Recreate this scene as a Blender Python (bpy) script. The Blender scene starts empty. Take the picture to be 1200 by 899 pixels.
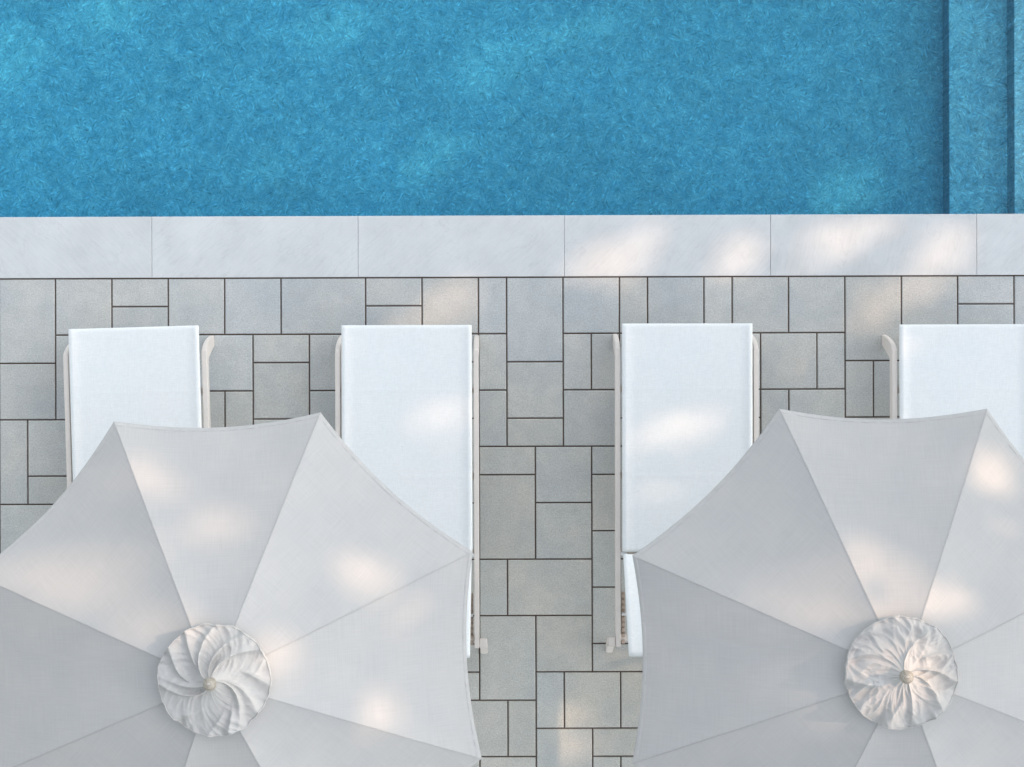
import bpy, bmesh, math, random
from mathutils import Vector, Matrix, noise

random.seed(7)
R = math.radians
sc = bpy.context.scene
C = sc.collection

# ---------------------------------------------------------------- materials
def new_mat(name):
    m = bpy.data.materials.new(name); m.use_nodes = True
    nt = m.node_tree; nt.nodes.clear()
    return m, nt

def nd(nt, typ, ins=None, **props):
    n = nt.nodes.new(typ)
    for k, v in props.items(): setattr(n, k, v)
    if ins:
        for k, v in ins.items():
            if hasattr(v, 'is_output'): nt.links.new(v, n.inputs[k])
            else: n.inputs[k].default_value = v
    return n

def mixc(nt, fac, a, b, blend='MIX'):
    n = nt.nodes.new('ShaderNodeMix'); n.data_type = 'RGBA'; n.blend_type = blend
    for i, v in ((0, fac), (6, a), (7, b)):
        if hasattr(v, 'is_output'): nt.links.new(v, n.inputs[i])
        else: n.inputs[i].default_value = v
    return n.outputs[2]

def ramp(nt, fac, stops):
    n = nt.nodes.new('ShaderNodeValToRGB'); nt.links.new(fac, n.inputs[0])
    e = n.color_ramp.elements
    while len(e) < len(stops): e.new(0.5)
    for i, (p, c) in enumerate(stops):
        e[i].position = p; e[i].color = c if len(c) == 4 else (*c, 1)
    return n.outputs[0]

def grey(v): return (v, v, v, 1)

def finish(nt, color, rough=0.8, bump=None, bstr=0.2, bdist=0.002, spec=0.3):
    b = nd(nt, 'ShaderNodeBsdfPrincipled', {'Roughness': rough, 'Specular IOR Level': spec})
    if hasattr(color, 'is_output'): nt.links.new(color, b.inputs['Base Color'])
    else: b.inputs['Base Color'].default_value = color
    if bump is not None:
        bp = nd(nt, 'ShaderNodeBump', {'Strength': bstr, 'Distance': bdist, 'Height': bump})
        nt.links.new(bp.outputs[0], b.inputs['Normal'])
    o = nd(nt, 'ShaderNodeOutputMaterial'); nt.links.new(b.outputs[0], o.inputs[0])
    return b

def obj_noise(nt, scale, detail=4, rough=0.55, dist=0.0, stretch=None, rot=0, use='Object'):
    tc = nd(nt, 'ShaderNodeTexCoord')
    src = tc.outputs[use]
    if stretch or rot:
        mp = nd(nt, 'ShaderNodeMapping', {'Vector': src, 'Scale': stretch or (1, 1, 1), 'Rotation': (0, 0, rot)})
        src = mp.outputs[0]
    n = nd(nt, 'ShaderNodeTexNoise', {'Vector': src, 'Scale': scale, 'Detail': detail, 'Roughness': rough, 'Distortion': dist})
    return n.outputs[0]

def mat_paver():
    m, nt = new_mat('concrete_paver')
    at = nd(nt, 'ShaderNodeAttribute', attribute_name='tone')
    cloud = obj_noise(nt, 3.2, 4, 0.6)
    c = ramp(nt, cloud, [(0.3, (0.440, 0.455, 0.455)), (0.5, (0.478, 0.484, 0.465)), (0.7, (0.528, 0.517, 0.488))])
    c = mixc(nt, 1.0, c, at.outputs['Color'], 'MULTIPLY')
    grain = obj_noise(nt, 135, 4, 0.8)
    g = ramp(nt, grain, [(0.3, grey(0.66)), (0.5, grey(1.0)), (0.7, grey(1.26))])
    c = mixc(nt, 0.85, c, g, 'MULTIPLY')
    blot = obj_noise(nt, 14, 5, 0.65)
    g2 = ramp(nt, blot, [(0.32, grey(0.94)), (0.68, grey(1.05))])
    c = mixc(nt, 0.9, c, g2, 'MULTIPLY')
    finish(nt, c, 0.85, grain, 0.35, 0.002, 0.2)
    return m

def mat_coping():
    m, nt = new_mat('pale_coping_stone')
    at = nd(nt, 'ShaderNodeAttribute', attribute_name='tone')
    gc = nd(nt, 'ShaderNodeAttribute', attribute_name='grain').outputs['Vector']
    mp = nd(nt, 'ShaderNodeMapping', {'Vector': gc, 'Scale': (1.0, 9.0, 1)})
    vein = nd(nt, 'ShaderNodeTexNoise', {'Vector': mp.outputs[0], 'Scale': 9, 'Detail': 5, 'Roughness': 0.6, 'Distortion': 0.3}).outputs[0]
    c = ramp(nt, vein, [(0.3, (0.632, 0.642, 0.644)), (0.5, (0.667, 0.675, 0.674)), (0.72, (0.69, 0.692, 0.688))])
    cloud = obj_noise(nt, 5, 4, 0.6)
    c = mixc(nt, 0.7, c, ramp(nt, cloud, [(0.35, grey(0.915)), (0.65, grey(1.045))]), 'MULTIPLY')
    c = mixc(nt, 1.0, c, at.outputs['Color'], 'MULTIPLY')
    mp2 = nd(nt, 'ShaderNodeMapping', {'Vector': gc, 'Scale': (1.0, 2.4, 1)})
    line = nd(nt, 'ShaderNodeTexNoise', {'Vector': mp2.outputs[0], 'Scale': 2.4, 'Detail': 6, 'Roughness': 0.6, 'Distortion': 0.9}).outputs[0]
    c = mixc(nt, 0.5, c, ramp(nt, line, [(0.488, grey(1)), (0.5, grey(0.86)), (0.512, grey(1))]), 'MULTIPLY')
    grain = obj_noise(nt, 220, 3, 0.6)
    c = mixc(nt, 0.6, c, ramp(nt, grain, [(0.3, grey(0.93)), (0.7, grey(1.06))]), 'MULTIPLY')
    finish(nt, c, 0.75, grain, 0.15, 0.001, 0.25)
    return m

def mat_plain(name, col, rough=0.6, var=0.06, scale=30, spec=0.3, bstr=0.1):
    m, nt = new_mat(name)
    n = obj_noise(nt, scale, 4, 0.6)
    c = mixc(nt, 1.0, (*col, 1), ramp(nt, n, [(0.3, grey(1 - var)), (0.7, grey(1 + var))]), 'MULTIPLY')
    finish(nt, c, rough, n, bstr, 0.001, spec)
    return m

def mat_sling():
    m, nt = new_mat('white_sling_mesh')
    a = obj_noise(nt, 60, 2, 0.5, 0, (6, 0.6, 1))
    b = obj_noise(nt, 60, 2, 0.5, 0, (0.6, 6, 1))
    ad = nd(nt, 'ShaderNodeMath', {0: a, 1: b}, operation='ADD')
    hf = nd(nt, 'ShaderNodeMath', {0: ad.outputs[0], 1: 0.5}, operation='MULTIPLY')
    c = mixc(nt, 1.0, (0.81, 0.82, 0.81, 1), ramp(nt, hf.outputs[0], [(0.35, grey(0.945)), (0.65, grey(1.045))]), 'MULTIPLY')
    cl = obj_noise(nt, 3, 3, 0.5)
    c = mixc(nt, 1.0, c, ramp(nt, cl, [(0.35, (0.975, 0.985, 0.99)), (0.65, (1.01, 1.0, 1.0))]), 'MULTIPLY')
    finish(nt, c, 0.7, hf.outputs[0], 0.1, 0.001, 0.2)
    return m

def mat_canvas(name='linen_canvas', uv=True, base=(0.512, 0.497, 0.484), wv=0.06, bs=0.2):
    m, nt = new_mat(name)
    use = 'UV' if uv else 'Object'
    a = obj_noise(nt, 1, 4, 0.65, 0, (5, 210, 1) if uv else (60, 300, 60), 0, use)
    b = obj_noise(nt, 1, 4, 0.65, 0, (210, 7, 1) if uv else (300, 60, 60), 0, use)
    ad = nd(nt, 'ShaderNodeMath', {0: a, 1: b}, operation='ADD')
    hf = nd(nt, 'ShaderNodeMath', {0: ad.outputs[0], 1: 0.5}, operation='MULTIPLY')
    c = mixc(nt, 1.0, (*base, 1), ramp(nt, hf.outputs[0], [(0.36, grey(1 - wv)), (0.5, grey(1.0)), (0.64, grey(1 + wv * 0.9))]), 'MULTIPLY')
    cl = obj_noise(nt, 3.5, 4, 0.55)
    c = mixc(nt, 1.0, c, ramp(nt, cl, [(0.3, (0.95, 0.96, 0.975)), (0.7, (1.035, 1.03, 1.02))]), 'MULTIPLY')
    finish(nt, c, 0.9, hf.outputs[0], bs, 0.001, 0.1)
    return m

def mat_pool(name='mottled_pool_plaster', tint=1.0):
    m, nt = new_mat(name)
    tc = nd(nt, 'ShaderNodeTexCoord').outputs['Object']
    wn = nd(nt, 'ShaderNodeTexNoise', {'Vector': tc, 'Scale': 9, 'Detail': 3, 'Roughness': 0.6}).outputs['Color']
    wc = nd(nt, 'ShaderNodeVectorMath', {0: wn, 1: (0.5, 0.5, 0.5)}, operation='SUBTRACT').outputs[0]
    ws = nd(nt, 'ShaderNodeVectorMath', {0: wc}, operation='SCALE'); ws.inputs['Scale'].default_value = 0.035
    wp = nd(nt, 'ShaderNodeVectorMath', {0: tc, 1: ws.outputs[0]}, operation='ADD').outputs[0]
    strokes = []  # wispy strokes over the mottled finish imitate light refracted by the water
    for ang, off in ((18, 0), (68, 7), (118, 13), (160, 29)):
        ro = nd(nt, 'ShaderNodeMapping', {'Vector': wp, 'Rotation': (0, 0, R(ang)), 'Location': (off, off, 0)}).outputs[0]
        st = nd(nt, 'ShaderNodeMapping', {'Vector': ro, 'Scale': (24, 98, 1)}).outputs[0]
        strokes.append(nd(nt, 'ShaderNodeTexNoise', {'Vector': st, 'Scale': 1, 'Detail': 3, 'Roughness': 0.6, 'Distortion': 0.25}).outputs[0])
    m1 = ramp(nt, obj_noise(nt, 19, 3, 0.6, 0.4), [(0.46, grey(0)), (0.54, grey(1))])
    m2 = ramp(nt, obj_noise(nt, 23, 3, 0.6, 0.5, (1, 1.2, 1), 0.7), [(0.46, grey(0)), (0.54, grey(1))])
    m3 = ramp(nt, obj_noise(nt, 15, 3, 0.6, 0.5, (1.2, 1, 1), 1.9), [(0.45, grey(0)), (0.55, grey(1))])
    f2 = mixc(nt, m3, mixc(nt, m1, strokes[0], strokes[1]), mixc(nt, m2, strokes[2], strokes[3]))
    f1 = obj_noise(nt, 15, 5, 0.72, 0.6)
    c = ramp(nt, f1, [(0.28, (0.25, 0.415, 0.51)), (0.45, (0.37, 0.52, 0.585)), (0.56, (0.465, 0.595, 0.64)), (0.74, (0.64, 0.74, 0.745))])
    c = mixc(nt, 1.0, c, ramp(nt, f2, [(0.27, grey(0.44)), (0.45, grey(0.90)), (0.56, grey(1.1)), (0.73, grey(1.75))]), 'MULTIPLY')
    f3 = obj_noise(nt, 1.6, 4, 0.6)
    c = mixc(nt, 1.0, c, ramp(nt, f3, [(0.32, grey(0.92)), (0.68, grey(1.08))]), 'MULTIPLY')
    f4 = obj_noise(nt, 7, 3, 0.6, 0.8)
    c = mixc(nt, 1.0, c, ramp(nt, f4, [(0.3, grey(0.93)), (0.7, grey(1.07))]), 'MULTIPLY')
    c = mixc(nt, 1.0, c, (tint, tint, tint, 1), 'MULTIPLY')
    finish(nt, c, 0.8, None, spec=0.2)
    return m

def mat_water():
    m, nt = new_mat('pool_water')
    rip = obj_noise(nt, 9, 3, 0.6, 0.8)
    bp = nd(nt, 'ShaderNodeBump', {'Strength': 0.25, 'Distance': 0.02, 'Height': rip})
    fr = nd(nt, 'ShaderNodeFresnel', {'IOR': 1.33, 'Normal': bp.outputs[0]})
    geo = nd(nt, 'ShaderNodeNewGeometry')
    inv = nd(nt, 'ShaderNodeMath', {0: 1.0, 1: geo.outputs['Backfacing']}, operation='SUBTRACT')
    fac = nd(nt, 'ShaderNodeMath', {0: fr.outputs[0], 1: inv.outputs[0]}, operation='MULTIPLY')
    tr = nd(nt, 'ShaderNodeBsdfTransparent')
    gl = nd(nt, 'ShaderNodeBsdfGlossy', {'Roughness': 0.05, 'Normal': bp.outputs[0]})
    mx = nd(nt, 'ShaderNodeMixShader', {0: fac.outputs[0], 1: tr.outputs[0], 2: gl.outputs[0]})
    ab = nd(nt, 'ShaderNodeVolumeAbsorption', {'Color': (0.14, 0.735, 0.855, 1), 'Density': 1.2})
    o = nd(nt, 'ShaderNodeOutputMaterial')
    nt.links.new(mx.outputs[0], o.inputs['Surface']); nt.links.new(ab.outputs[0], o.inputs['Volume'])
    return m

def mat_leaf():
    m, nt = new_mat('tree_leaf')
    n = obj_noise(nt, 1.2, 4, 0.6)
    c = ramp(nt, n, [(0.3, (0.035, 0.065, 0.02)), (0.7, (0.09, 0.13, 0.035))])
    finish(nt, c, 0.6, None, spec=0.3)
    return m

def mat_finial():
    m, nt = new_mat('turned_pale_wood')
    n = obj_noise(nt, 34, 4, 0.6, 2.0, (1, 1, 3))
    c = ramp(nt, n, [(0.3, (0.20, 0.165, 0.13)), (0.5, (0.40, 0.35, 0.29)), (0.7, (0.56, 0.53, 0.48))])
    finish(nt, c, 0.4, n, 0.2, 0.002, 0.4)
    return m

def mat_lawn():
    m, nt = new_mat('mown_lawn')
    n = obj_noise(nt, 3, 6, 0.7)
    c = ramp(nt, n, [(0.3, (0.04, 0.07, 0.02)), (0.7, (0.09, 0.13, 0.04))])
    finish(nt, c, 0.9, n, 0.6, 0.02, 0.1)
    return m

M = dict(paver=mat_paver(), coping=mat_coping(), sling=mat_sling(), canvas=mat_canvas(),
         cap=mat_canvas('linen_cap_canvas', False, (0.535, 0.515, 0.495), 0.035, 0.06),
         seam=mat_canvas('seam_canvas', True, (0.495, 0.482, 0.472), 0.05),
         pool=mat_pool(), riser=mat_pool('shaded_riser_plaster', 0.58), tread=mat_pool('lit_step_plaster', 1.16), water=mat_water(), leaf=mat_leaf(), finial=mat_finial(), lawn=mat_lawn(),  # same plaster: riser copy darkened as shade, tread copy lightened as light
         sand=mat_plain('dark_joint_sand', (0.105, 0.078, 0.063), 0.95, 0.2, 120),
         frame=mat_plain('cream_powder_coat', (0.735, 0.67, 0.615), 0.5, 0.03, 40),
         tan=mat_plain('tan_plastic', (0.50, 0.40, 0.33), 0.55, 0.08, 60),
         white=mat_plain('white_plastic', (0.78, 0.78, 0.78), 0.4, 0.02, 60),
         pole=mat_plain('silver_pole', (0.55, 0.55, 0.55), 0.35, 0.04, 60, 0.5),
         base=mat_plain('grey_stone_base', (0.30, 0.30, 0.29), 0.8, 0.12, 60),
         bark=mat_plain('bark', (0.12, 0.09, 0.065), 0.9, 0.35, 9, 0.1, 0.8))

# ---------------------------------------------------------------- mesh helpers
def link(name, bm, mat, parent=None, smooth=False):
    me = bpy.data.meshes.new(name); bm.normal_update(); bm.to_mesh(me); bm.free()
    me.materials.append(mat)
    if smooth:
        for p in me.polygons: p.use_smooth = True
    o = bpy.data.objects.new(name, me); C.objects.link(o)
    if parent: o.parent = parent
    return o

def empty(name, label, cat, group=None, loc=(0, 0, 0), rz=0):
    o = bpy.data.objects.new(name, None); C.objects.link(o)
    o.empty_display_size = 0.2; o.location = loc; o.rotation_euler = (0, 0, rz)
    o['label'] = label; o['category'] = cat
    if group: o['group'] = group
    return o

def structure(o): o['kind'] = 'structure'; return o

def box(bm, x0, x1, y0, y1, z0, z1, bev=0.0, seg=2, mtx=None):
    vs = [bm.verts.new((x, y, z)) for x in (x0, x1) for y in (y0, y1) for z in (z0, z1)]
    fs = [(0, 1, 3, 2), (4, 6, 7, 5), (0, 4, 5, 1), (2, 3, 7, 6), (0, 2, 6, 4), (1, 5, 7, 3)]
    faces = [bm.faces.new([vs[i] for i in f]) for f in fs]
    if mtx is not None:
        for v in vs: v.co = mtx @ v.co
    if bev > 0:
        ed = list({e for f in faces for e in f.edges})
        bmesh.ops.bevel(bm, geom=ed, offset=bev, segments=seg, affect='EDGES', profile=0.6)

def bar(bm, a, b, w, h, bev=0.0, up=Vector((0, 0, 1))):
    a = Vector(a); b = Vector(b); d = b - a; L = d.length; d.normalize()
    s = d.cross(up)
    if s.length < 1e-4: s = d.cross(Vector((1, 0, 0)))
    s.normalize(); u = s.cross(d)
    m = Matrix((s, d, u)).transposed().to_4x4(); m.translation = a
    box(bm, -w / 2, w / 2, 0, L, -h / 2, h / 2, bev, 2, m)

def tube(bm, pts, rads, n=12, cap=True):
    pts = [Vector(p) for p in pts]; rings = []
    for i, p in enumerate(pts):
        d = (pts[min(i + 1, len(pts) - 1)] - pts[max(i - 1, 0)]).normalized()
        ref = Vector((0, 0, 1)) if abs(d.z) < 0.95 else Vector((1, 0, 0))
        s = d.cross(ref).normalized(); u = s.cross(d)
        r = rads[i] if isinstance(rads, (list, tuple)) else rads
        rings.append([bm.verts.new(p + (s * math.cos(2 * math.pi * k / n) + u * math.sin(2 * math.pi * k / n)) * r) for k in range(n)])
    for i in range(len(rings) - 1):
        for k in range(n):
            bm.faces.new((rings[i][k], rings[i][(k + 1) % n], rings[i + 1][(k + 1) % n], rings[i + 1][k]))
    if cap:
        bm.faces.new(rings[0][::-1]); bm.faces.new(rings[-1])

def lathe(bm, prof, n=24):
    rings = []
    for r, z in prof:
        if r < 1e-5: rings.append([bm.verts.new((0, 0, z))])
        else: rings.append([bm.verts.new((r * math.cos(2 * math.pi * k / n), r * math.sin(2 * math.pi * k / n), z)) for k in range(n)])
    for a, b in zip(rings, rings[1:]):
        for k in range(n):
            k2 = (k + 1) % n
            if len(a) == 1: bm.faces.new((a[0], b[k], b[k2]))
            elif len(b) == 1: bm.faces.new((a[k], b[0], a[k2]))
            else: bm.faces.new((a[k], b[k], b[k2], a[k2]))

# ---------------------------------------------------------------- setting: pool edge layout (metres)
X_PAV, Y_PAV, MOD = -2.782, 0.5764, 0.1530
Y_EDGE = 0.912                      # pool side of the coping
PX0, PX1, PY1 = -7.2, 4.35, 7.0     # pool extents

def slabs(name, rects, mat, gap, tones, top=0.0, depth=0.04, ch=0.004, jit=0.0012, hump=0.0):
    bm = bmesh.new(); lay = bm.loops.layers.float_color.new('tone'); gr = bm.loops.layers.float_color.new('grain')
    rg = random.Random(len(rects))
    for (x0, x1, y0, y1), t in zip(rects, tones):
        x0 += gap; x1 -= gap; y0 += gap; y1 -= gap
        ga = R(rg.choice((38, -40, 33, 72, -35, 45)) + rg.uniform(-6, 6)); ca, sa, ox = math.cos(ga), math.sin(ga), rg.uniform(-40, 40)
        dz = [top + random.uniform(-jit, jit) for _ in range(4)]
        P = [(x0, y0), (x1, y0), (x1, y1), (x0, y1)]
        Q = [(x0 + ch, y0 + ch), (x1 - ch, y0 + ch), (x1 - ch, y1 - ch), (x0 + ch, y1 - ch)]
        lo = [bm.verts.new((p[0], p[1], top - depth)) for p in P]
        md = [bm.verts.new((p[0], p[1], dz[i] - ch)) for i, p in enumerate(P)]
        tp = [bm.verts.new((q[0], q[1], dz[i])) for i, q in enumerate(Q)]
        fs = [bm.faces.new(tp)]
        for i in range(4):
            j = (i + 1) % 4
            fs.append(bm.faces.new((lo[i], lo[j], md[j], md[i])))
            fs.append(bm.faces.new((md[i], md[j], tp[j], tp[i])))
        for f in fs:
            for l in f.loops:
                l[lay] = (*t, 1); p = l.vert.co
                l[gr] = (p.x * ca + p.y * sa + ox, -p.x * sa + p.y * ca + ox * 0.7, p.z, 1)
    return structure(link(name, bm, mat))

known = [(0,0,2,3),(2,0,2,2),(4,0,2,1),(4,1,2,1),(6,0,2,2),(8,0,2,2),(10,0,3,2),(13,0,2,1),(13,1,2,1),(15,0,2,2),(17,0,1,2),
 (18,0,2,3),(20,0,2,2),(22,0,1,2),(23,0,2,2),(25,0,1,2),(26,0,2,2),(28,0,2,2),(30,0,2,3),(32,0,2,2),(34,0,2,1),(34,1,2,1),(36,0,2,2),
 (2,2,2,3),(0,3,2,2),(0,5,1,3),(1,5,2,2),(1,7,2,1),(0,8,2,2),(7,2,2,2),(9,2,2,1),(9,3,2,2),(11,2,2,2),(11,4,2,2),(7,4,1,2),(8,4,1,2),
 (17,2,1,2),(17,4,1,2),(18,3,2,2),(18,5,2,1),(20,2,1,2),(21,2,1,2),(20,4,2,2),(17,6,2,1),(17,7,2,3),(19,6,2,2),(19,8,2,2),(21,6,2,1),
 (21,7,1,2),(21,9,1,2),(21,11,1,2),(17,10,1,2),(18,10,3,2),(17,12,2,3),(19,12,2,2),(21,13,2,1),(19,14,1,2),(20,14,2,2),(22,14,1,2),
 (16,15,2,2),(18,15,1,2),(16,13,1,1),(15,12,2,1),(15,14,2,1),(17,17,2,2),(15,17,2,1),(19,16,2,2),(21,16,2,1),(21,17,1,1),(22,17,2,2),(23,16,1,1),
 (26,2,1,2),(27,2,2,2),(29,2,1,2),(30,3,1,2),(31,3,1,2),(27,4,1,2),(28,4,2,2),(26,5,1,1),(26,4,1,1),(23,14,2,2)]
CMIN, CMAX, RMAX = -34, 64, 34
occ = set(); tiles = []
for c, r, w, h in known:
    cells = [(c + i, r + j) for i in range(w) for j in range(h)]
    if any(k in occ for k in cells): continue
    occ.update(cells); tiles.append((c, r, w, h))
sizes = [(2, 2), (2, 2), (2, 2), (1, 2), (2, 1), (3, 2), (2, 3), (1, 2), (2, 1)]
rp = random.Random(11)
for r in range(RMAX):
    for c in range(CMIN, CMAX):
        if (c, r) in occ: continue
        opts = sizes[:]; rp.shuffle(opts); opts.append((1, 1))
        for w, h in opts:
            cells = [(c + i, r + j) for i in range(w) for j in range(h)]
            if any(k in occ for k in cells) or c + w > CMAX or r + h > RMAX: continue
            occ.update(cells); tiles.append((c, r, w, h)); break
rects, tones = [], []
rt = random.Random(5)
for c, r, w, h in tiles:
    rects.append((X_PAV + c * MOD, X_PAV + (c + w) * MOD, Y_PAV - (r + h) * MOD, Y_PAV - r * MOD))
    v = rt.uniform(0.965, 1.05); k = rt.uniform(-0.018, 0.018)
    q = min(1, max(0, r - 1) / 7); v *= 1.06 + 0.02 * q  # row tint paints sky reflection into the stone, bluer near the pool
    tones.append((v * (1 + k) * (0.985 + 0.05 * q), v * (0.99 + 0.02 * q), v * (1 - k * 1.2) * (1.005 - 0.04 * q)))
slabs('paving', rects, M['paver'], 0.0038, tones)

# coping: the near edge in 1.12 m slabs, then the three other sides of the pool
rects, tones = [], []
X_J, P_J = -1.951, 1.1185
CW = 0.33
for i in range(-5, 7):
    a = X_J + i * P_J; b = a + P_J
    rects.append((max(a, PX0 - CW), min(b, PX1 + CW), Y_PAV + 0.003, Y_EDGE))
for i in range(11):
    a = PX0 - CW + i * 1.145; b = a + 1.145
    rects.append((a, min(b, PX1 + CW), PY1 - 0.03, PY1 + CW))
for i in range(6):
    a = Y_EDGE + 0.002 + i * 1.008; b = min(a + 1.008, PY1 - 0.032)
    rects.append((PX0 - CW, PX0 + 0.03, a, b)); rects.append((PX1 - 0.03, PX1 + CW, a, b))
rects = [q for q in rects if q[1] - q[0] > 0.05 and q[3] - q[2] > 0.05]
for q in rects:
    v = rt.uniform(0.94, 0.985); tones.append((v, v, v))
slabs('coping', rects, M['coping'], 0.0007, tones, top=0.004, depth=0.05, ch=0.0022, jit=0.0004)

# paving base (joint sand) and ground sheet with the pool opening
bm = bmesh.new()
def quad(bm, x0, x1, y0, y1, z):
    bm.faces.new([bm.verts.new(p) for p in ((x0, y0, z), (x1, y0, z), (x1, y1, z), (x0, y1, z))])
XA, XB = X_PAV + CMIN * MOD, X_PAV + CMAX * MOD
YA = Y_PAV - RMAX * MOD
quad(bm, XA - 0.02, XB + 0.02, YA - 0.02, Y_PAV + 0.012, -0.007)
structure(link('joint_sand', bm, M['sand']))
bm = bmesh.new()
B = 400
hx0, hx1, hy0, hy1 = PX0 - 0.05, PX1 + 0.05, Y_EDGE - 0.05, PY1 + 0.05
for (x0, x1) in ((-B, hx0), (hx0, hx1), (hx1, B)):
    for (y0, y1) in ((-B, hy0), (hy0, hy1), (hy1, B)):
        if x0 == hx0 and y0 == hy0: continue
        quad(bm, x0, x1, y0, y1, -0.035)
bmesh.ops.remove_doubles(bm, verts=bm.verts, dist=1e-5)
structure(link('ground', bm, M['lawn']))

# pool basin, steps, water
ZF = -0.95
bm = bmesh.new()
W = Y_EDGE - 0.02
v = lambda x, y, z: bm.verts.new((x, y, z))
a = [v(PX0, W, ZF), v(PX1, W, ZF), v(PX1, PY1, ZF), v(PX0, PY1, ZF)]
b = [v(PX0, W, -0.047), v(PX1, W, -0.047), v(PX1, PY1, -0.047), v(PX0, PY1, -0.047)]
bm.faces.new(a)
for i in range(4):
    j = (i + 1) % 4
    bm.faces.new((a[j], a[i], b[i], b[j]))
structure(link('pool_basin', bm, M['pool']))
bm = bmesh.new()
SX = [2.528, 2.861, 3.194, 3.527]; SZ = [-0.76, -0.57, -0.38, -0.19]
prof = [(SX[0], ZF + 0.002)]
for i in range(4):
    z = SZ[i]; x = SX[i]
    prof += [(x, z - 0.004), (x + 0.004, z)]
    if i < 3: prof += [(SX[i + 1], z)]
prof += [(PX1 - 0.002, SZ[3])]
rows = []
for yy in (W + 0.002, PY1 - 0.002):
    rows.append([bm.verts.new((x, yy, z)) for x, z in prof])
for i in range(len(prof) - 1):
    bm.faces.new((rows[0][i], rows[0][i + 1], rows[1][i + 1], rows[1][i]))
bmesh.ops.recalc_face_normals(bm, faces=bm.faces)
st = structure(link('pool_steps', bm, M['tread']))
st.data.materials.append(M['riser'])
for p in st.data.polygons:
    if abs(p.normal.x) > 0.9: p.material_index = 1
bm = bmesh.new()
box(bm, PX0 - 0.015, PX1 + 0.015, W - 0.012, PY1 + 0.015, ZF - 0.2, -0.09)
bmesh.ops.recalc_face_normals(bm, faces=bm.faces)
structure(link('pool_water', bm, M['water']))

# ---------------------------------------------------------------- sun loungers
HW = 0.3435       # half width of the sling
def sling(bm, y0, y1, zt, sag, th=0.026, ny=120, hem=0.026):
    # cross section: round side edges wrapped over a tube, flat middle with a shallow sag
    top = [(-HW + 0.0, -th * 0.55), (-HW + 0.003, -th * 0.2), (-HW + 0.010, 0.0), (-HW + hem - 0.002, 0.0), (-HW + hem + 0.002, -0.0022)]
    mid = [(-HW + hem + (2 * HW - 2 * hem) * k / 14, -0.0022) for k in range(1, 14)]
    prof = top + mid + [(-x, z) for x, z in reversed(top)]
    prof += [(HW - 0.004, -th * 0.9), (HW - 0.02, -th), (-HW + 0.02, -th), (-HW + 0.004, -th * 0.9)]
    rows = []
    L = y0 - y1
    ts = [0, 0.004, 0.010, 0.022] + [0.03 + (L - 0.06) * k / ny for k in range(ny + 1)] + [L - 0.022, L - 0.010, L - 0.004, L]
    for t in ts:
        e = min(t, L - t); drop = 0.0
        if e < 0.010: drop = 0.012 * (1 - e / 0.010) ** 1.5
        fall = min(1, e / 0.12)
        row = []
        for x, z in prof:
            s = max(0, 1 - (x / (HW - hem)) ** 2)
            zz = zt + z - sag * s * fall
            zz += 0.0012 * fall * s * noise.noise(Vector((x * 5, t * 5, zt)))
            if abs(x) < HW - hem: zz += 0.0010 * math.exp(-((t - 0.345) / 0.008) ** 2) + 0.0008 * math.exp(-((t - 0.80) / 0.008) ** 2)
            zz = zz - drop if z > -th * 0.5 else zz + drop * 0.2
            row.append(bm.verts.new((x, y0 - t, zz)))
        rows.append(row)
    n = len(prof)
    for r0, r1 in zip(rows, rows[1:]):
        for k in range(n):
            bm.faces.new((r0[k], r1[k], r1[(k + 1) % n], r0[(k + 1) % n]))
    bm.faces.new(rows[0]); bm.faces.new(rows[-1][::-1])

RX0, RX1 = 0.352, 0.378
def arc_plate(bm, x0, x1, outer, inner, bev=0.003):
    vo = [[bm.verts.new((x, y, z)) for y, z in outer] for x in (x0, x1)]
    vi = [[bm.verts.new((x, y, z)) for y, z in inner] for x in (x0, x1)]
    fs = []
    n = len(outer)
    for i in range(n - 1):
        fs.append(bm.faces.new((vo[0][i], vo[0][i + 1], vi[0][i + 1], vi[0][i])))
        fs.append(bm.faces.new((vo[1][i], vi[1][i], vi[1][i + 1], vo[1][i + 1])))
        fs.append(bm.faces.new((vo[0][i], vo[1][i], vo[1][i + 1], vo[0][i + 1])))
        fs.append(bm.faces.new((vi[0][i], vi[0][i + 1], vi[1][i + 1], vi[1][i])))
    fs.append(bm.faces.new((vo[0][0], vi[0][0], vi[1][0], vo[1][0])))
    fs.append(bm.faces.new((vo[0][-1], vo[1][-1], vi[1][-1], vi[0][-1])))
    bmesh.ops.recalc_face_normals(bm, faces=fs)
    ed = [e for e in {e for f in fs for e in f.edges} if e.calc_face_angle(0) > 0.6]
    bmesh.ops.bevel(bm, geom=ed, offset=bev, segments=2, affect='EDGES')

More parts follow.
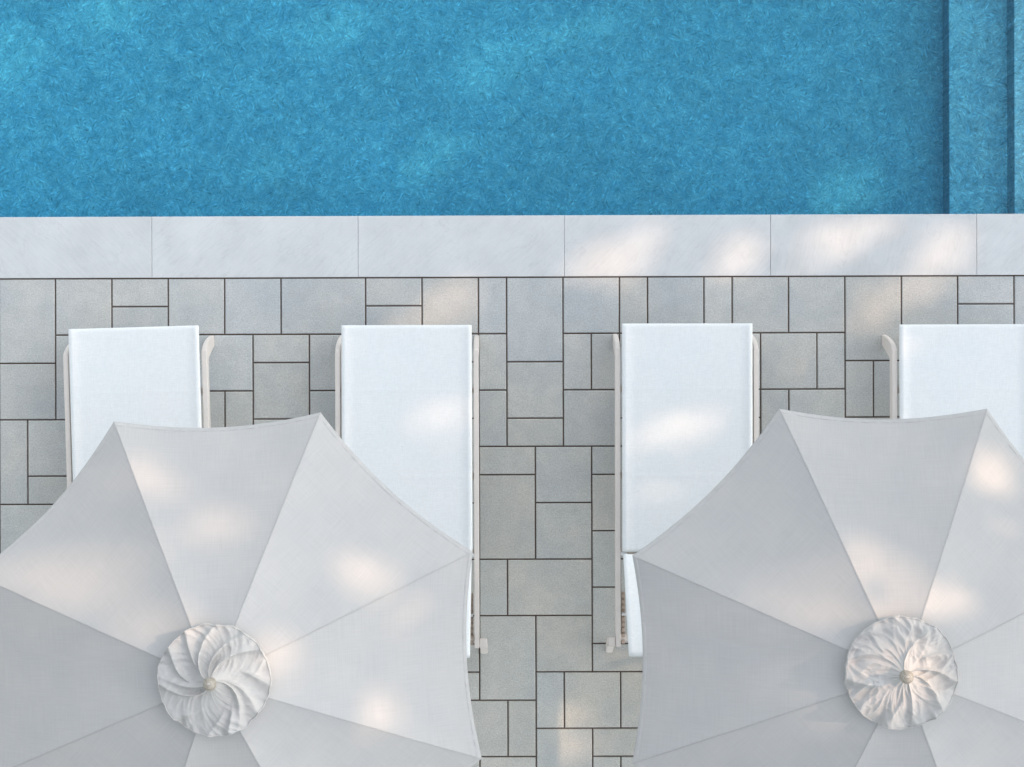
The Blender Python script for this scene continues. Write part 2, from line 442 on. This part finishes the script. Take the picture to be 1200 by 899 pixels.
def make_lounger(label, loc, rz):
    t = empty('sun_lounger', label, 'sun lounger', 'white sun loungers lined up along the pool', loc, rz)
    for s in (-1, 1):
        xa, xb = (RX0, RX1) if s > 0 else (-RX1, -RX0)
        bm = bmesh.new(); box(bm, xa, xb, -1.705, -0.132, 0.25, 0.335, 0.003)
        link('side_rail', bm, M['frame'], t)
        # front leg: sweeps forward and down from the rail
        outer, inner = [], []
        for k in range(9):
            u = k / 8
            outer.append((-0.1385 + 0.0495 * math.sin(u * math.pi / 2) + 0.043 * u ** 1.5, 0.334 - 0.022 * u - 0.312 * u ** 2.0 if k else 0.3335))
            inner.append((-0.1845 + 0.030 * u ** 0.8 + 0.0505 * u ** 1.6, 0.2515 * (1 - u ** 1.5)))
        bm = bmesh.new(); arc_plate(bm, xa + 0.0005, xb - 0.0005, outer, inner)
        link('leg', bm, M['frame'], t)
        # rear leg: bolted outside the rail, raked backwards
        xa2, xb2 = (RX1 + 0.001, RX1 + 0.040) if s > 0 else (-RX1 - 0.040, -RX1 - 0.001)
        bm = bmesh.new()
        arc_plate(bm, xa2, xb2, [(-1.655, 0.33), (-1.665, 0.22), (-1.70, 0.09), (-1.733, 0.0)],
                  [(-1.703, 0.33), (-1.712, 0.22), (-1.744, 0.09), (-1.776, 0.0)])
        link('leg', bm, M['frame'], t)
        # notched rack that holds the back stay
        bm = bmesh.new()
        xr = s * 0.336
        box(bm, xr - 0.009, xr + 0.009, -1.695, -1.42, 0.255, 0.278, 0.002)
        for k in range(9):
            y = -1.44 - k * 0.030
            box(bm, xr - 0.009, xr + 0.009, y - 0.009, y + 0.009, 0.277, 0.296, 0.004)
        link('notched_rack', bm, M['tan'], t)
        bm = bmesh.new(); tube(bm, [(s * 0.351, -1.215, 0.325), (s * 0.318, -1.215, 0.325)], 0.010, 12)
        link('hinge', bm, M['white'], t)
    for y in (-0.345, -0.80, -1.205, -1.66):
        bm = bmesh.new(); box(bm, -RX0 + 0.001, RX0 - 0.001, y - 0.018, y + 0.018, 0.262, 0.290, 0.004)
        link('crossbar', bm, M['frame'], t)
    bm = bmesh.new(); box(bm, -0.27, 0.27, -1.226, -1.206, 0.296, 0.326, 0.004)
    link('hinge_bar', bm, M['tan'], t)
    bm = bmesh.new(); sling(bm, 0.0, -1.203, 0.362, 0.003)
    link('seat_sling', bm, M['sling'], t, True)
    # raised backrest: built flat from the hinge, then tipped up
    ang = R(50)
    m = Matrix.Translation((0, -1.222, 0.340)) @ Matrix.Rotation(-ang, 4, 'X')
    bm = bmesh.new(); sling(bm, 0.0, -0.722, 0.020, 0.004)
    for v_ in bm.verts: v_.co.x *= 0.988; v_.co = m @ v_.co
    link('backrest_sling', bm, M['sling'], t, True)
    bm = bmesh.new()
    for s in (-1, 1): bar(bm, m @ Vector((s * 0.31, -0.012, -0.018)), m @ Vector((s * 0.31, -0.70, -0.018)), 0.026, 0.02, 0.004)
    bar(bm, m @ Vector((-0.29, -0.69, -0.018)), m @ Vector((0.29, -0.69, -0.018)), 0.026, 0.02, 0.004)
    link('backrest_frame', bm, M['frame'], t)
    bm = bmesh.new()
    a = m @ Vector((0, -0.42, -0.03))
    for s in (-1, 1): tube(bm, [(s * 0.26, a.y, a.z), (s * 0.29, -1.535, 0.305)], 0.008, 10)
    tube(bm, [(-0.345, -1.535, 0.303), (0.345, -1.535, 0.303)], 0.008, 10)
    link('back_stay', bm, M['white'], t)
    return t

def dup(root, loc, rz, label):
    r = root.copy(); C.objects.link(r); r.location = loc; r.rotation_euler = (0, 0, rz); r['label'] = label
    for ch in list(root.children):
        c = ch.copy(); C.objects.link(c); c.parent = r
        for g in list(ch.children):
            d = g.copy(); C.objects.link(d); d.parent = c
    return r

lg = make_lounger('white sun lounger mostly hidden under the left parasol, leftmost of the row', (-1.993, 0.303, 0), R(1.5))
dup(lg, (-0.5546, 0.3095, 0), 0.0, 'white sun lounger beside the paved gap, its right half clear of the left parasol')
dup(lg, (0.924, 0.3135, 0), R(-0.1), 'white sun lounger showing its hinge and raised back left of the right parasol')
dup(lg, (2.384, 0.304, 0), 0.0, 'white sun lounger cut off by the right border of the photo')

# ---------------------------------------------------------------- parasols
ZR, ZH = 2.05, 2.56
def make_parasol(label, loc, rz, R_, seed, swirl, crumple, fold):
    rd = random.Random(seed); off = Vector((seed * 3.1, seed * 1.7, 0))
    t = empty('market_parasol', label, 'parasol', 'linen parasols between the loungers', loc, rz)
    def ribp(k, u):
        a = R(22.5 + 45 * k); r = R_ * u
        return Vector((r * math.cos(a), r * math.sin(a), ZR + (ZH - ZR) * (1 - u) + 0.05 * u * (1 - u)))
    U0 = 0.05
    def surf(k, u, s):
        a, b = ribp(k, u), ribp(k + 1, u)
        p = a.lerp(b, (s + 1) / 2); q = 1 - s * s
        f = 1 - 0.043 * q * u ** 3
        p.x *= f; p.y *= f
        p.z -= (0.026 * u + 0.030 * u * (1 - u)) * q
        w = max(0, (u - 0.8) / 0.2) ** 2
        p.z += 0.004 * w * noise.noise(off + Vector((k * 7 + s * 9, u * 6, 0))) * q
        p.z += 0.006 * u * noise.noise(off + Vector((p.x * 2.2, p.y * 2.2, 5)))
        # strain wrinkles running in from the rib tips
        e = 1 - abs(s)
        p.z += 0.0022 * math.exp(-((e - 0.09) / 0.06) ** 2) * u * noise.noise(off + Vector((k * 3 + u * 14, s * 20, 9)))
        return p
    bm = bmesh.new(); uv = bm.loops.layers.uv.new('UVMap')
    NU, NS = 44, 28
    for k in range(8):
        g = [[bm.verts.new(surf(k, U0 + (1 - U0) * i / NU, -1 + 2 * j / NS)) for j in range(NS + 1)] for i in range(NU + 1)]
        for i in range(NU):
            for j in range(NS):
                f = bm.faces.new((g[i][j], g[i + 1][j], g[i + 1][j + 1], g[i][j + 1]))
                for l, (ii, jj) in zip(f.loops, ((i, j), (i + 1, j), (i + 1, j + 1), (i, j + 1))):
                    u = U0 + (1 - U0) * ii / NU
                    l[uv].uv = ((-1 + 2 * jj / NS) * 0.383 * u * R_ + k * 3.3, u * R_ * 1.02)
    canopy = link('canopy', bm, M['canvas'], t, True)
    # hem: turned edge with small puckers
    bm = bmesh.new(); uv = bm.loops.layers.uv.new('UVMap')
    for k in range(8):
        NJ = 90; cols = []
        for j in range(NJ + 1):
            s = -1 + 2 * j / NJ
            pk = 0.0016 * noise.noise(off + Vector((k * 11 + s * 17, 1, 3))) + 0.001 * noise.noise(off + Vector((k * 5 + s * 45, 2, 3)))
            col = []
            for u, dz in ((0.9825, 0.0002), (0.9835, 0.0010 + pk), (0.990, 0.0012 + pk), (0.997, 0.0008 + pk * 0.5), (1.0005, -0.001), (1.0005, -0.012)):
                p = surf(k, min(u, 1.0), s)
                if u > 1: p.x *= u; p.y *= u
                col.append(bm.verts.new((p.x, p.y, p.z + dz)))
            cols.append(col)
        for j in range(NJ):
            for i in range(5):
                f = bm.faces.new((cols[j][i], cols[j][i + 1], cols[j + 1][i + 1], cols[j + 1][i]))
                for l in f.loops: l[uv].uv = (j * 0.01 + k, i * 0.004)
    link('hem', bm, M['canvas'], canopy, True)
    # seams: flat felled welts along every rib
    for k in range(8):
        bm = bmesh.new(); uv = bm.loops.layers.uv.new('UVMap'); rows = []
        for i in range(50):
            u = 0.17 + (0.995 - 0.17) * i / 49
            p = ribp(k, u); a = R(22.5 + 45 * k); tx, ty = -math.sin(a), math.cos(a)
            wv = 0.0012 * noise.noise(off + Vector((k * 4, u * 12, 0)))
            row = []
            for o, dz in ((-0.0042, -0.003), (-0.0034, 0.0003), (-0.0008, 0.0010), (0.0, -0.0026), (0.0008, 0.0010), (0.0034, 0.0003), (0.0042, -0.003)):
                o += wv
                row.append(bm.verts.new((p.x + tx * o, p.y + ty * o, p.z + dz - 0.0 + 0.006 * u * noise.noise(off + Vector((p.x * 2.2, p.y * 2.2, 5))))))
            rows.append(row)
        for r0, r1 in zip(rows, rows[1:]):
            for q in range(6):
                f = bm.faces.new((r0[q], r1[q], r1[q + 1], r0[q + 1]))
                for l in f.loops: l[uv].uv = (l.vert.co.x, l.vert.co.y)
        link('seam', bm, M['seam'], canopy, True)
    # wind vent cap: loose round flap gathered in twisted folds under the finial
    RC = 0.243
    nf = 13
    folds = []
    for i in range(nf):
        folds.append((2 * math.pi * (i + rd.uniform(-0.5, 0.5)) / nf, rd.uniform(0.35, 1.4), rd.uniform(0.12, 0.42), rd.uniform(-0.5, 0.5), rd.choice((0, 0, 0, 0.35, 0.5)), rd.choice((1, 1, -1))))
    def cap_point(rr, a):
        u = rr / RC
        edge = 1 + 0.034 * noise.noise(off + Vector((math.cos(a) * 2.2, math.sin(a) * 2.2, 4))) + 0.024 * noise.noise(off + Vector((math.cos(a) * 6, math.sin(a) * 6, 8)))
        z = ZH + 0.036 - 0.074 * u + 0.05 * max(0, 0.25 - u) * 2
        h = 0
        for (fa, am, w, tw, u0, sd) in folds:
            c = fa + (swirl + tw) * (1 - u) ** 1.3 * 1.0
            d = (a - c + math.pi) % (2 * math.pi) - math.pi
            ww = w * (0.45 + 0.75 * u)
            x = d * sd / ww
            prof = math.exp(-abs(x) ** 1.6 * 2.2) if x < 0 else math.exp(-abs(x) ** 1.2 * 6.0)   # one side steep
            h += am * prof * min(1, max(0, (u - u0) / 0.25 + (1 if u0 == 0 else 0)))
        amp = fold * min(1, u * 3.0) * (1 - 0.25 * u)
        z += amp * (h - 0.6)
        x, y = rr * math.cos(a), rr * math.sin(a)
        rot = a + swirl * (1 - u)
        n1 = noise.noise(off + Vector((math.cos(rot) * 3.2 + u * 1.2, math.sin(rot) * 3.2, u * 2.2)))
        z += 0.012 * u * crumple * (abs(n1) * -2 + 0.5)
        wv = Vector((x * 22, y * 22, seed)) + Vector((noise.noise(Vector((x * 14, y * 14, 1))), noise.noise(Vector((x * 14, y * 14, 2))), 0)) * 1.2
        n2 = noise.noise(wv)
        z += 0.0034 * crumple * min(1, u * 2) * (0.4 - abs(n2) * 2.0)
        rv = Vector((math.cos(rot) * 4.6, math.sin(rot) * 4.6, u * 1.7 + seed))
        z += 0.009 * u * (0.45 - abs(noise.noise(rv)) * 2.0)
        rv = Vector((math.cos(rot) * 10, math.sin(rot) * 10, u * 2.6 + seed))
        z += 0.002 * u * (0.45 - abs(noise.noise(rv)) * 2.0)
        e = max(0, u - 0.7) / 0.3
        z += 0.008 * e * noise.noise(Vector((math.cos(a) * 9, math.sin(a) * 9, seed))) - 0.004 * e
        return Vector((x * edge, y * edge, z))
    NR, NA = 70, 420
    bm = bmesh.new(); rings = []
    for i in range(NR + 1):
        rr = 0.018 + (RC - 0.018) * i / NR
        rings.append([bm.verts.new(cap_point(rr, 2 * math.pi * j / NA)) for j in range(NA)])
    low = [bm.verts.new(v_.co + Vector((0, 0, -0.02))) for v_ in rings[-1]]
    rings.append(low)
    for r0, r1 in zip(rings, rings[1:]):
        for j in range(NA):
            bm.faces.new((r0[j], r1[j], r1[(j + 1) % NA], r0[(j + 1) % NA]))
    cap = link('vent_cap', bm, M['cap'], canopy, True)
    bm = bmesh.new(); pts = []
    for j in range(NA + 1):
        p = cap_point(RC * 0.985, 2 * math.pi * j / NA); pts.append(p + Vector((0, 0, 0.0008)))
    tube(bm, pts, 0.0026, 6, False)
    link('cap_hem', bm, M['cap'], canopy, True)
    # finial
    bm = bmesh.new()
    lathe(bm, [(0.0, ZH + 0.115), (0.010, ZH + 0.1135), (0.019, ZH + 0.108), (0.026, ZH + 0.099), (0.029, ZH + 0.088), (0.027, ZH + 0.076), (0.020, ZH + 0.066), (0.015, ZH + 0.060), (0.023, ZH + 0.056), (0.025, ZH + 0.048), (0.020, ZH + 0.03)], 28)
    bmesh.ops.recalc_face_normals(bm, faces=bm.faces)
    link('finial', bm, M['finial'], t, True)
    # frame under the cloth
    bm = bmesh.new(); tube(bm, [(0, 0, 0.06), (0, 0, ZH + 0.02)], 0.019, 20)
    link('pole', bm, M['pole'], t, False)
    bm = bmesh.new(); tube(bm, [(0, 0, ZH - 0.09), (0, 0, ZH - 0.045)], 0.045, 20)
    link('top_hub', bm, M['pole'], t)
    bm = bmesh.new(); tube(bm, [(0, 0, ZH - 0.62), (0, 0, ZH - 0.57)], 0.042, 20)
    link('runner', bm, M['pole'], t)
    for k in range(8):
        bm = bmesh.new(); dz = Vector((0, 0, -0.022))
        bar(bm, ribp(k, 0.03) + dz, ribp(k, 0.5) + dz, 0.012, 0.020); bar(bm, ribp(k, 0.5) + dz, ribp(k, 0.985) + dz, 0.012, 0.020)
        rb = link('rib', bm, M['pole'], t)
        bm = bmesh.new(); a = R(22.5 + 45 * k)
        bar(bm, (0.03 * math.cos(a), 0.03 * math.sin(a), ZH - 0.595), ribp(k, 0.52) + dz * 1.5, 0.012, 0.014)
        link('strut', bm, M['pole'], rb)
    bm = bmesh.new(); box(bm, -0.25, 0.25, -0.25, 0.25, 0.003, 0.062, 0.012)
    bs = link('base_plate', bm, M['base'], t)
    bm = bmesh.new(); tube(bm, [(0, 0, 0.064), (0, 0, 0.30)], 0.030, 20)
    link('pole_sleeve', bm, M['base'], bs)
    return t

make_parasol('off-white octagonal parasol on the left with a smoothly twisted vent cap', (-1.2826, -1.268, 0), R(2.3), 1.215, 3, 1.0, 0.5, 0.033)
make_parasol('off-white octagonal parasol on the right with a crumpled, creased vent cap', (1.666, -1.2475, 0), R(-0.2), 1.221, 8, 0.55, 1.7, 0.027)

# ---------------------------------------------------------------- sun direction and the shade trees, with unseen ones added left and behind
EL, AZ = R(38), R(14)                 # elevation, azimuth counted from +X towards +Y
SUN = Vector((math.cos(EL) * math.cos(AZ), math.cos(EL) * math.sin(AZ), math.sin(EL)))
# gaps in the foliage: where a beam through them lands (x, y, z, half length, half width, tilt)
GAPS = [(0.58,0.7,0,0.243,0.079,27),(1.22,0.69,0,0.144,0.083,35),(1.78,0.76,0,0.278,0.079,28),(2.35,0.72,0,0.162,0.079,35),(-0.33,0.45,0,0.144,0.106,30),(-0.56,0.31,0,0.139,0.037,25),(0.46,0.57,0,0.185,0.023,0),(1.96,0.4,0,0.162,0.079,40),(2.22,0.51,0,0.139,0.06,35),(1.62,0.11,0,0.139,0.042,40),
 (-0.34,-0.21,0.36,0.16,0.10,15),(0.9,-0.23,0.36,0.18,0.09,20),(0.73,-0.32,0.36,0.09,0.058,10),(0.77,-0.62,0.36,0.117,0.022,-38),(0.87,-0.62,0.36,0.117,0.022,-38),
 (-1.91,-0.87,2.2,0.174,0.068,30),(-0.68,-0.84,2.2,0.125,0.102,0),(-1.57,-0.41,2.2,0.08,0.06,20),(-1.62,-1.05,2.35,0.104,0.056,20),(-1.0,-1.18,2.45,0.081,0.081,0),(-0.64,-1.47,2.2,0.095,0.064,0),(-0.49,-1.0,2.15,0.055,0.045,0),(-2.22,-0.83,2.1,0.095,0.046,20),(-1.38,-0.64,2.2,0.07,0.06,20),
 (1.70,-1.22,2.6,0.17,0.20,0),(1.62,-0.88,2.4,0.19,0.16,0),(1.30,-0.96,2.3,0.22,0.14,15),(2.16,-0.41,2.15,0.141,0.106,20),(1.84,-0.97,2.45,0.063,0.081,0),(2.19,-0.58,2.2,0.076,0.076,0),(1.53,-0.72,2.3,0.075,0.056,0),(2.0,-0.93,2.4,0.074,0.056,0),
 (0.11,-1.68,0,0.301,0.06,-30),(0.25,-1.94,0,0.162,0.093,-20),(0.65,-1.49,0,0.069,0.069,0),
 (-2.88,1.95,-0.9,0.199,0.149,40),(-2.28,2.2,-0.9,0.174,0.124,30),(-0.08,1.86,-0.9,0.224,0.109,45),(-0.4,1.33,-0.9,0.199,0.1,45),(2.01,1.14,-0.9,0.174,0.109,50),(0.46,2.14,-0.9,0.299,0.1,20),(-0.99,2.09,-0.9,0.149,0.065,40),(-1.34,1.3,-0.9,0.124,0.05,40)]
GAPC = [(x, y, z, a + 0.035, b + 0.03, math.cos(R(t)), math.sin(R(t))) for x, y, z, a, b, t in GAPS]
def in_gap(p):
    for x, y, z, a, b, c, s in GAPC:
        k = (p.z - z) / SUN.z
        dx = p.x - SUN.x * k - x; dy = p.y - SUN.y * k - y
        if abs(dx) > 0.6 or abs(dy) > 0.6: continue
        u = (dx * c + dy * s) / a; w = (-dx * s + dy * c) / b
        if u * u + w * w < 1: return (math.sin((p.x * 91.7 + p.y * 47.3 + p.z * 71.9) * 3) * 0.5 + 0.5) > (0.2 if z == 0.36 else 0.05)
    return False

def make_tree(label, loc, h, rad, rz_, seed, nleaf):
    rd = random.Random(seed); base = Vector(loc)
    t = empty('shade_tree', label, 'tree', 'leafy trees beyond the pool, with unseen ones added left and behind', loc)
    bm = bmesh.new()
    cz = h - rz_
    top = Vector((rd.uniform(-.3, .3), rd.uniform(-.3, .3), cz - rz_ * 0.25))
    pts = [Vector((0, 0, -0.05)), Vector((0.03, 0.02, 0.4))] + [top * (k / 7) + Vector((rd.uniform(-.1, .1), rd.uniform(-.1, .1), 0)) for k in range(1, 8)]
    pts.sort(key=lambda p: p.z)
    tube(bm, pts, [0.36, 0.27] + [0.25 * (1 - k / 8.5) for k in range(len(pts) - 2)], 10)
    ends = []
    for i in range(16):
        for attempt in range(40):
            a = i * 2.4 + rd.uniform(-.5, .5); st = pts[3 + i % 5]
            e = Vector((math.cos(a) * rad * rd.uniform(.35, .85), math.sin(a) * rad * rd.uniform(.35, .85), cz + rz_ * rd.uniform(-.6, .7)))
            md = st.lerp(e, .5) + Vector((0, 0, .3))
            if not any(in_gap(q + base) for k in range(12) for q in (st.lerp(md, k / 12), md.lerp(e, k / 12))): break
        else: continue
        tube(bm, [st, st.lerp(md, .5), md, md.lerp(e, .5) + Vector((0, 0, .1)), e], [.09, .075, .055, .035, .012], 6)
    link('trunk', bm, M['bark'], t, True)
    verts, faces = [], []
    clumps = []
    for i in range(170):
        while True:
            q = Vector((rd.uniform(-1, 1), rd.uniform(-1, 1), rd.uniform(-1, 1)))
            if 0.15 < q.length < 1: break
        q = q * (0.55 + 0.45 * q.length)
        clumps.append((Vector((q.x * rad, q.y * rad, cz + q.z * rz_)), rd.uniform(.55, 1.05)))
    for i in range(nleaf):
        c, r = clumps[rd.randrange(len(clumps))]
        p = c + Vector((rd.gauss(0, .5), rd.gauss(0, .5), rd.gauss(0, .42))) * r
        L = rd.uniform(.10, .17); w = L * rd.uniform(.42, .6)
        d = Vector((rd.gauss(0, 1), rd.gauss(0, 1), rd.gauss(-.3, .6))).normalized()
        nrm = Vector((rd.gauss(0, .6), rd.gauss(0, .6), 1)).normalized()
        s = d.cross(nrm)
        if s.length < .1: continue
        s.normalize()
        if in_gap(p + base) or in_gap(p + d * (L * .5) + base) or in_gap(p + d * L + base): continue
        n = len(verts)
        verts += [p, p + d * L * .45 + s * w * .5, p + d * L, p + d * L * .45 - s * w * .5]
        faces.append((n, n + 1, n + 2, n + 3))
    me = bpy.data.meshes.new('crown'); me.from_pydata([tuple(v_) for v_ in verts], [], faces); me.materials.append(M['leaf'])
    o = bpy.data.objects.new('crown', me); C.objects.link(o); o.parent = t
    return t

make_tree('broad leafy shade tree right of the pool steps', (13.1, 1.0, -0.035), 15.4, 4.3, 5.0, 21, 60000)
make_tree('leafy shade tree right of the pool, level with its middle', (12.0, 5.3, -0.035), 15.6, 4.3, 5.0, 22, 60000)
make_tree('tallest leafy shade tree, set well back to the right of the pool', (17.0, 3.9, -0.035), 17.4, 4.6, 5.2, 23, 50000)
make_tree('unseen leafy tree added left of the paving to darken the parasols', (-8.6, -2.6, -0.035), 12.5, 3.6, 4.4, 24, 24000)  # this tree and the next two are added, unseen, to block skylight
make_tree('unseen leafy tree added behind the lower left paving corner to block skylight', (-6.6, -7.6, -0.035), 12.0, 3.5, 4.2, 25, 24000)
make_tree('unseen leafy tree added behind the loungers to block skylight', (0.4, -9.2, -0.035), 11.5, 3.5, 4.2, 26, 24000)

# ---------------------------------------------------------------- light, sky, camera
sun = bpy.data.lights.new('sun', 'SUN'); sun.energy = 2.6; sun.angle = R(0.5); sun.color = (1.0, 0.69, 0.48)
so = bpy.data.objects.new('sun', sun); C.objects.link(so)
so.rotation_euler = (-SUN).to_track_quat('-Z', 'Y').to_euler(); so.location = SUN * 60
w = bpy.data.worlds.new('World'); sc.world = w; w.use_nodes = True
nt = w.node_tree; nt.nodes.clear()
sky = nt.nodes.new('ShaderNodeTexSky'); sky.sky_type = 'NISHITA'; sky.sun_disc = False
sky.sun_elevation = EL; sky.sun_rotation = R(90) - AZ
sky.air_density = 1.0; sky.dust_density = 2.0; sky.ozone_density = 1.0
hs = nd(nt, 'ShaderNodeHueSaturation', {'Color': sky.outputs[0], 'Saturation': 0.28, 'Value': 2.65})
tint = mixc(nt, 1.0, hs.outputs[0], (0.958, 0.99, 1.0, 1), 'MULTIPLY')
bg = nd(nt, 'ShaderNodeBackground', {'Color': tint, 'Strength': 0.15})
ow = nd(nt, 'ShaderNodeOutputWorld'); nt.links.new(bg.outputs[0], ow.inputs[0])

cam = bpy.data.cameras.new('camera'); co = bpy.data.objects.new('camera', cam); C.objects.link(co)
co.location = (0, 0, 12); co.rotation_euler = (0, 0, R(-0.19))
cam.sensor_width = 36; cam.lens = 36 * 2592 / 1200; cam.clip_end = 2000; cam.clip_start = 0.1
sc.camera = co
sc.view_settings.view_transform = 'Standard'; sc.view_settings.look = 'None'
sc.view_settings.exposure = 0; sc.view_settings.gamma = 1
sc.render.engine = 'CYCLES'
sc.cycles.use_denoising = True
try: sc.cycles.denoiser = 'OPENIMAGEDENOISE'
except Exception: pass
sc.cycles.max_bounces = 8; sc.cycles.transparent_max_bounces = 12
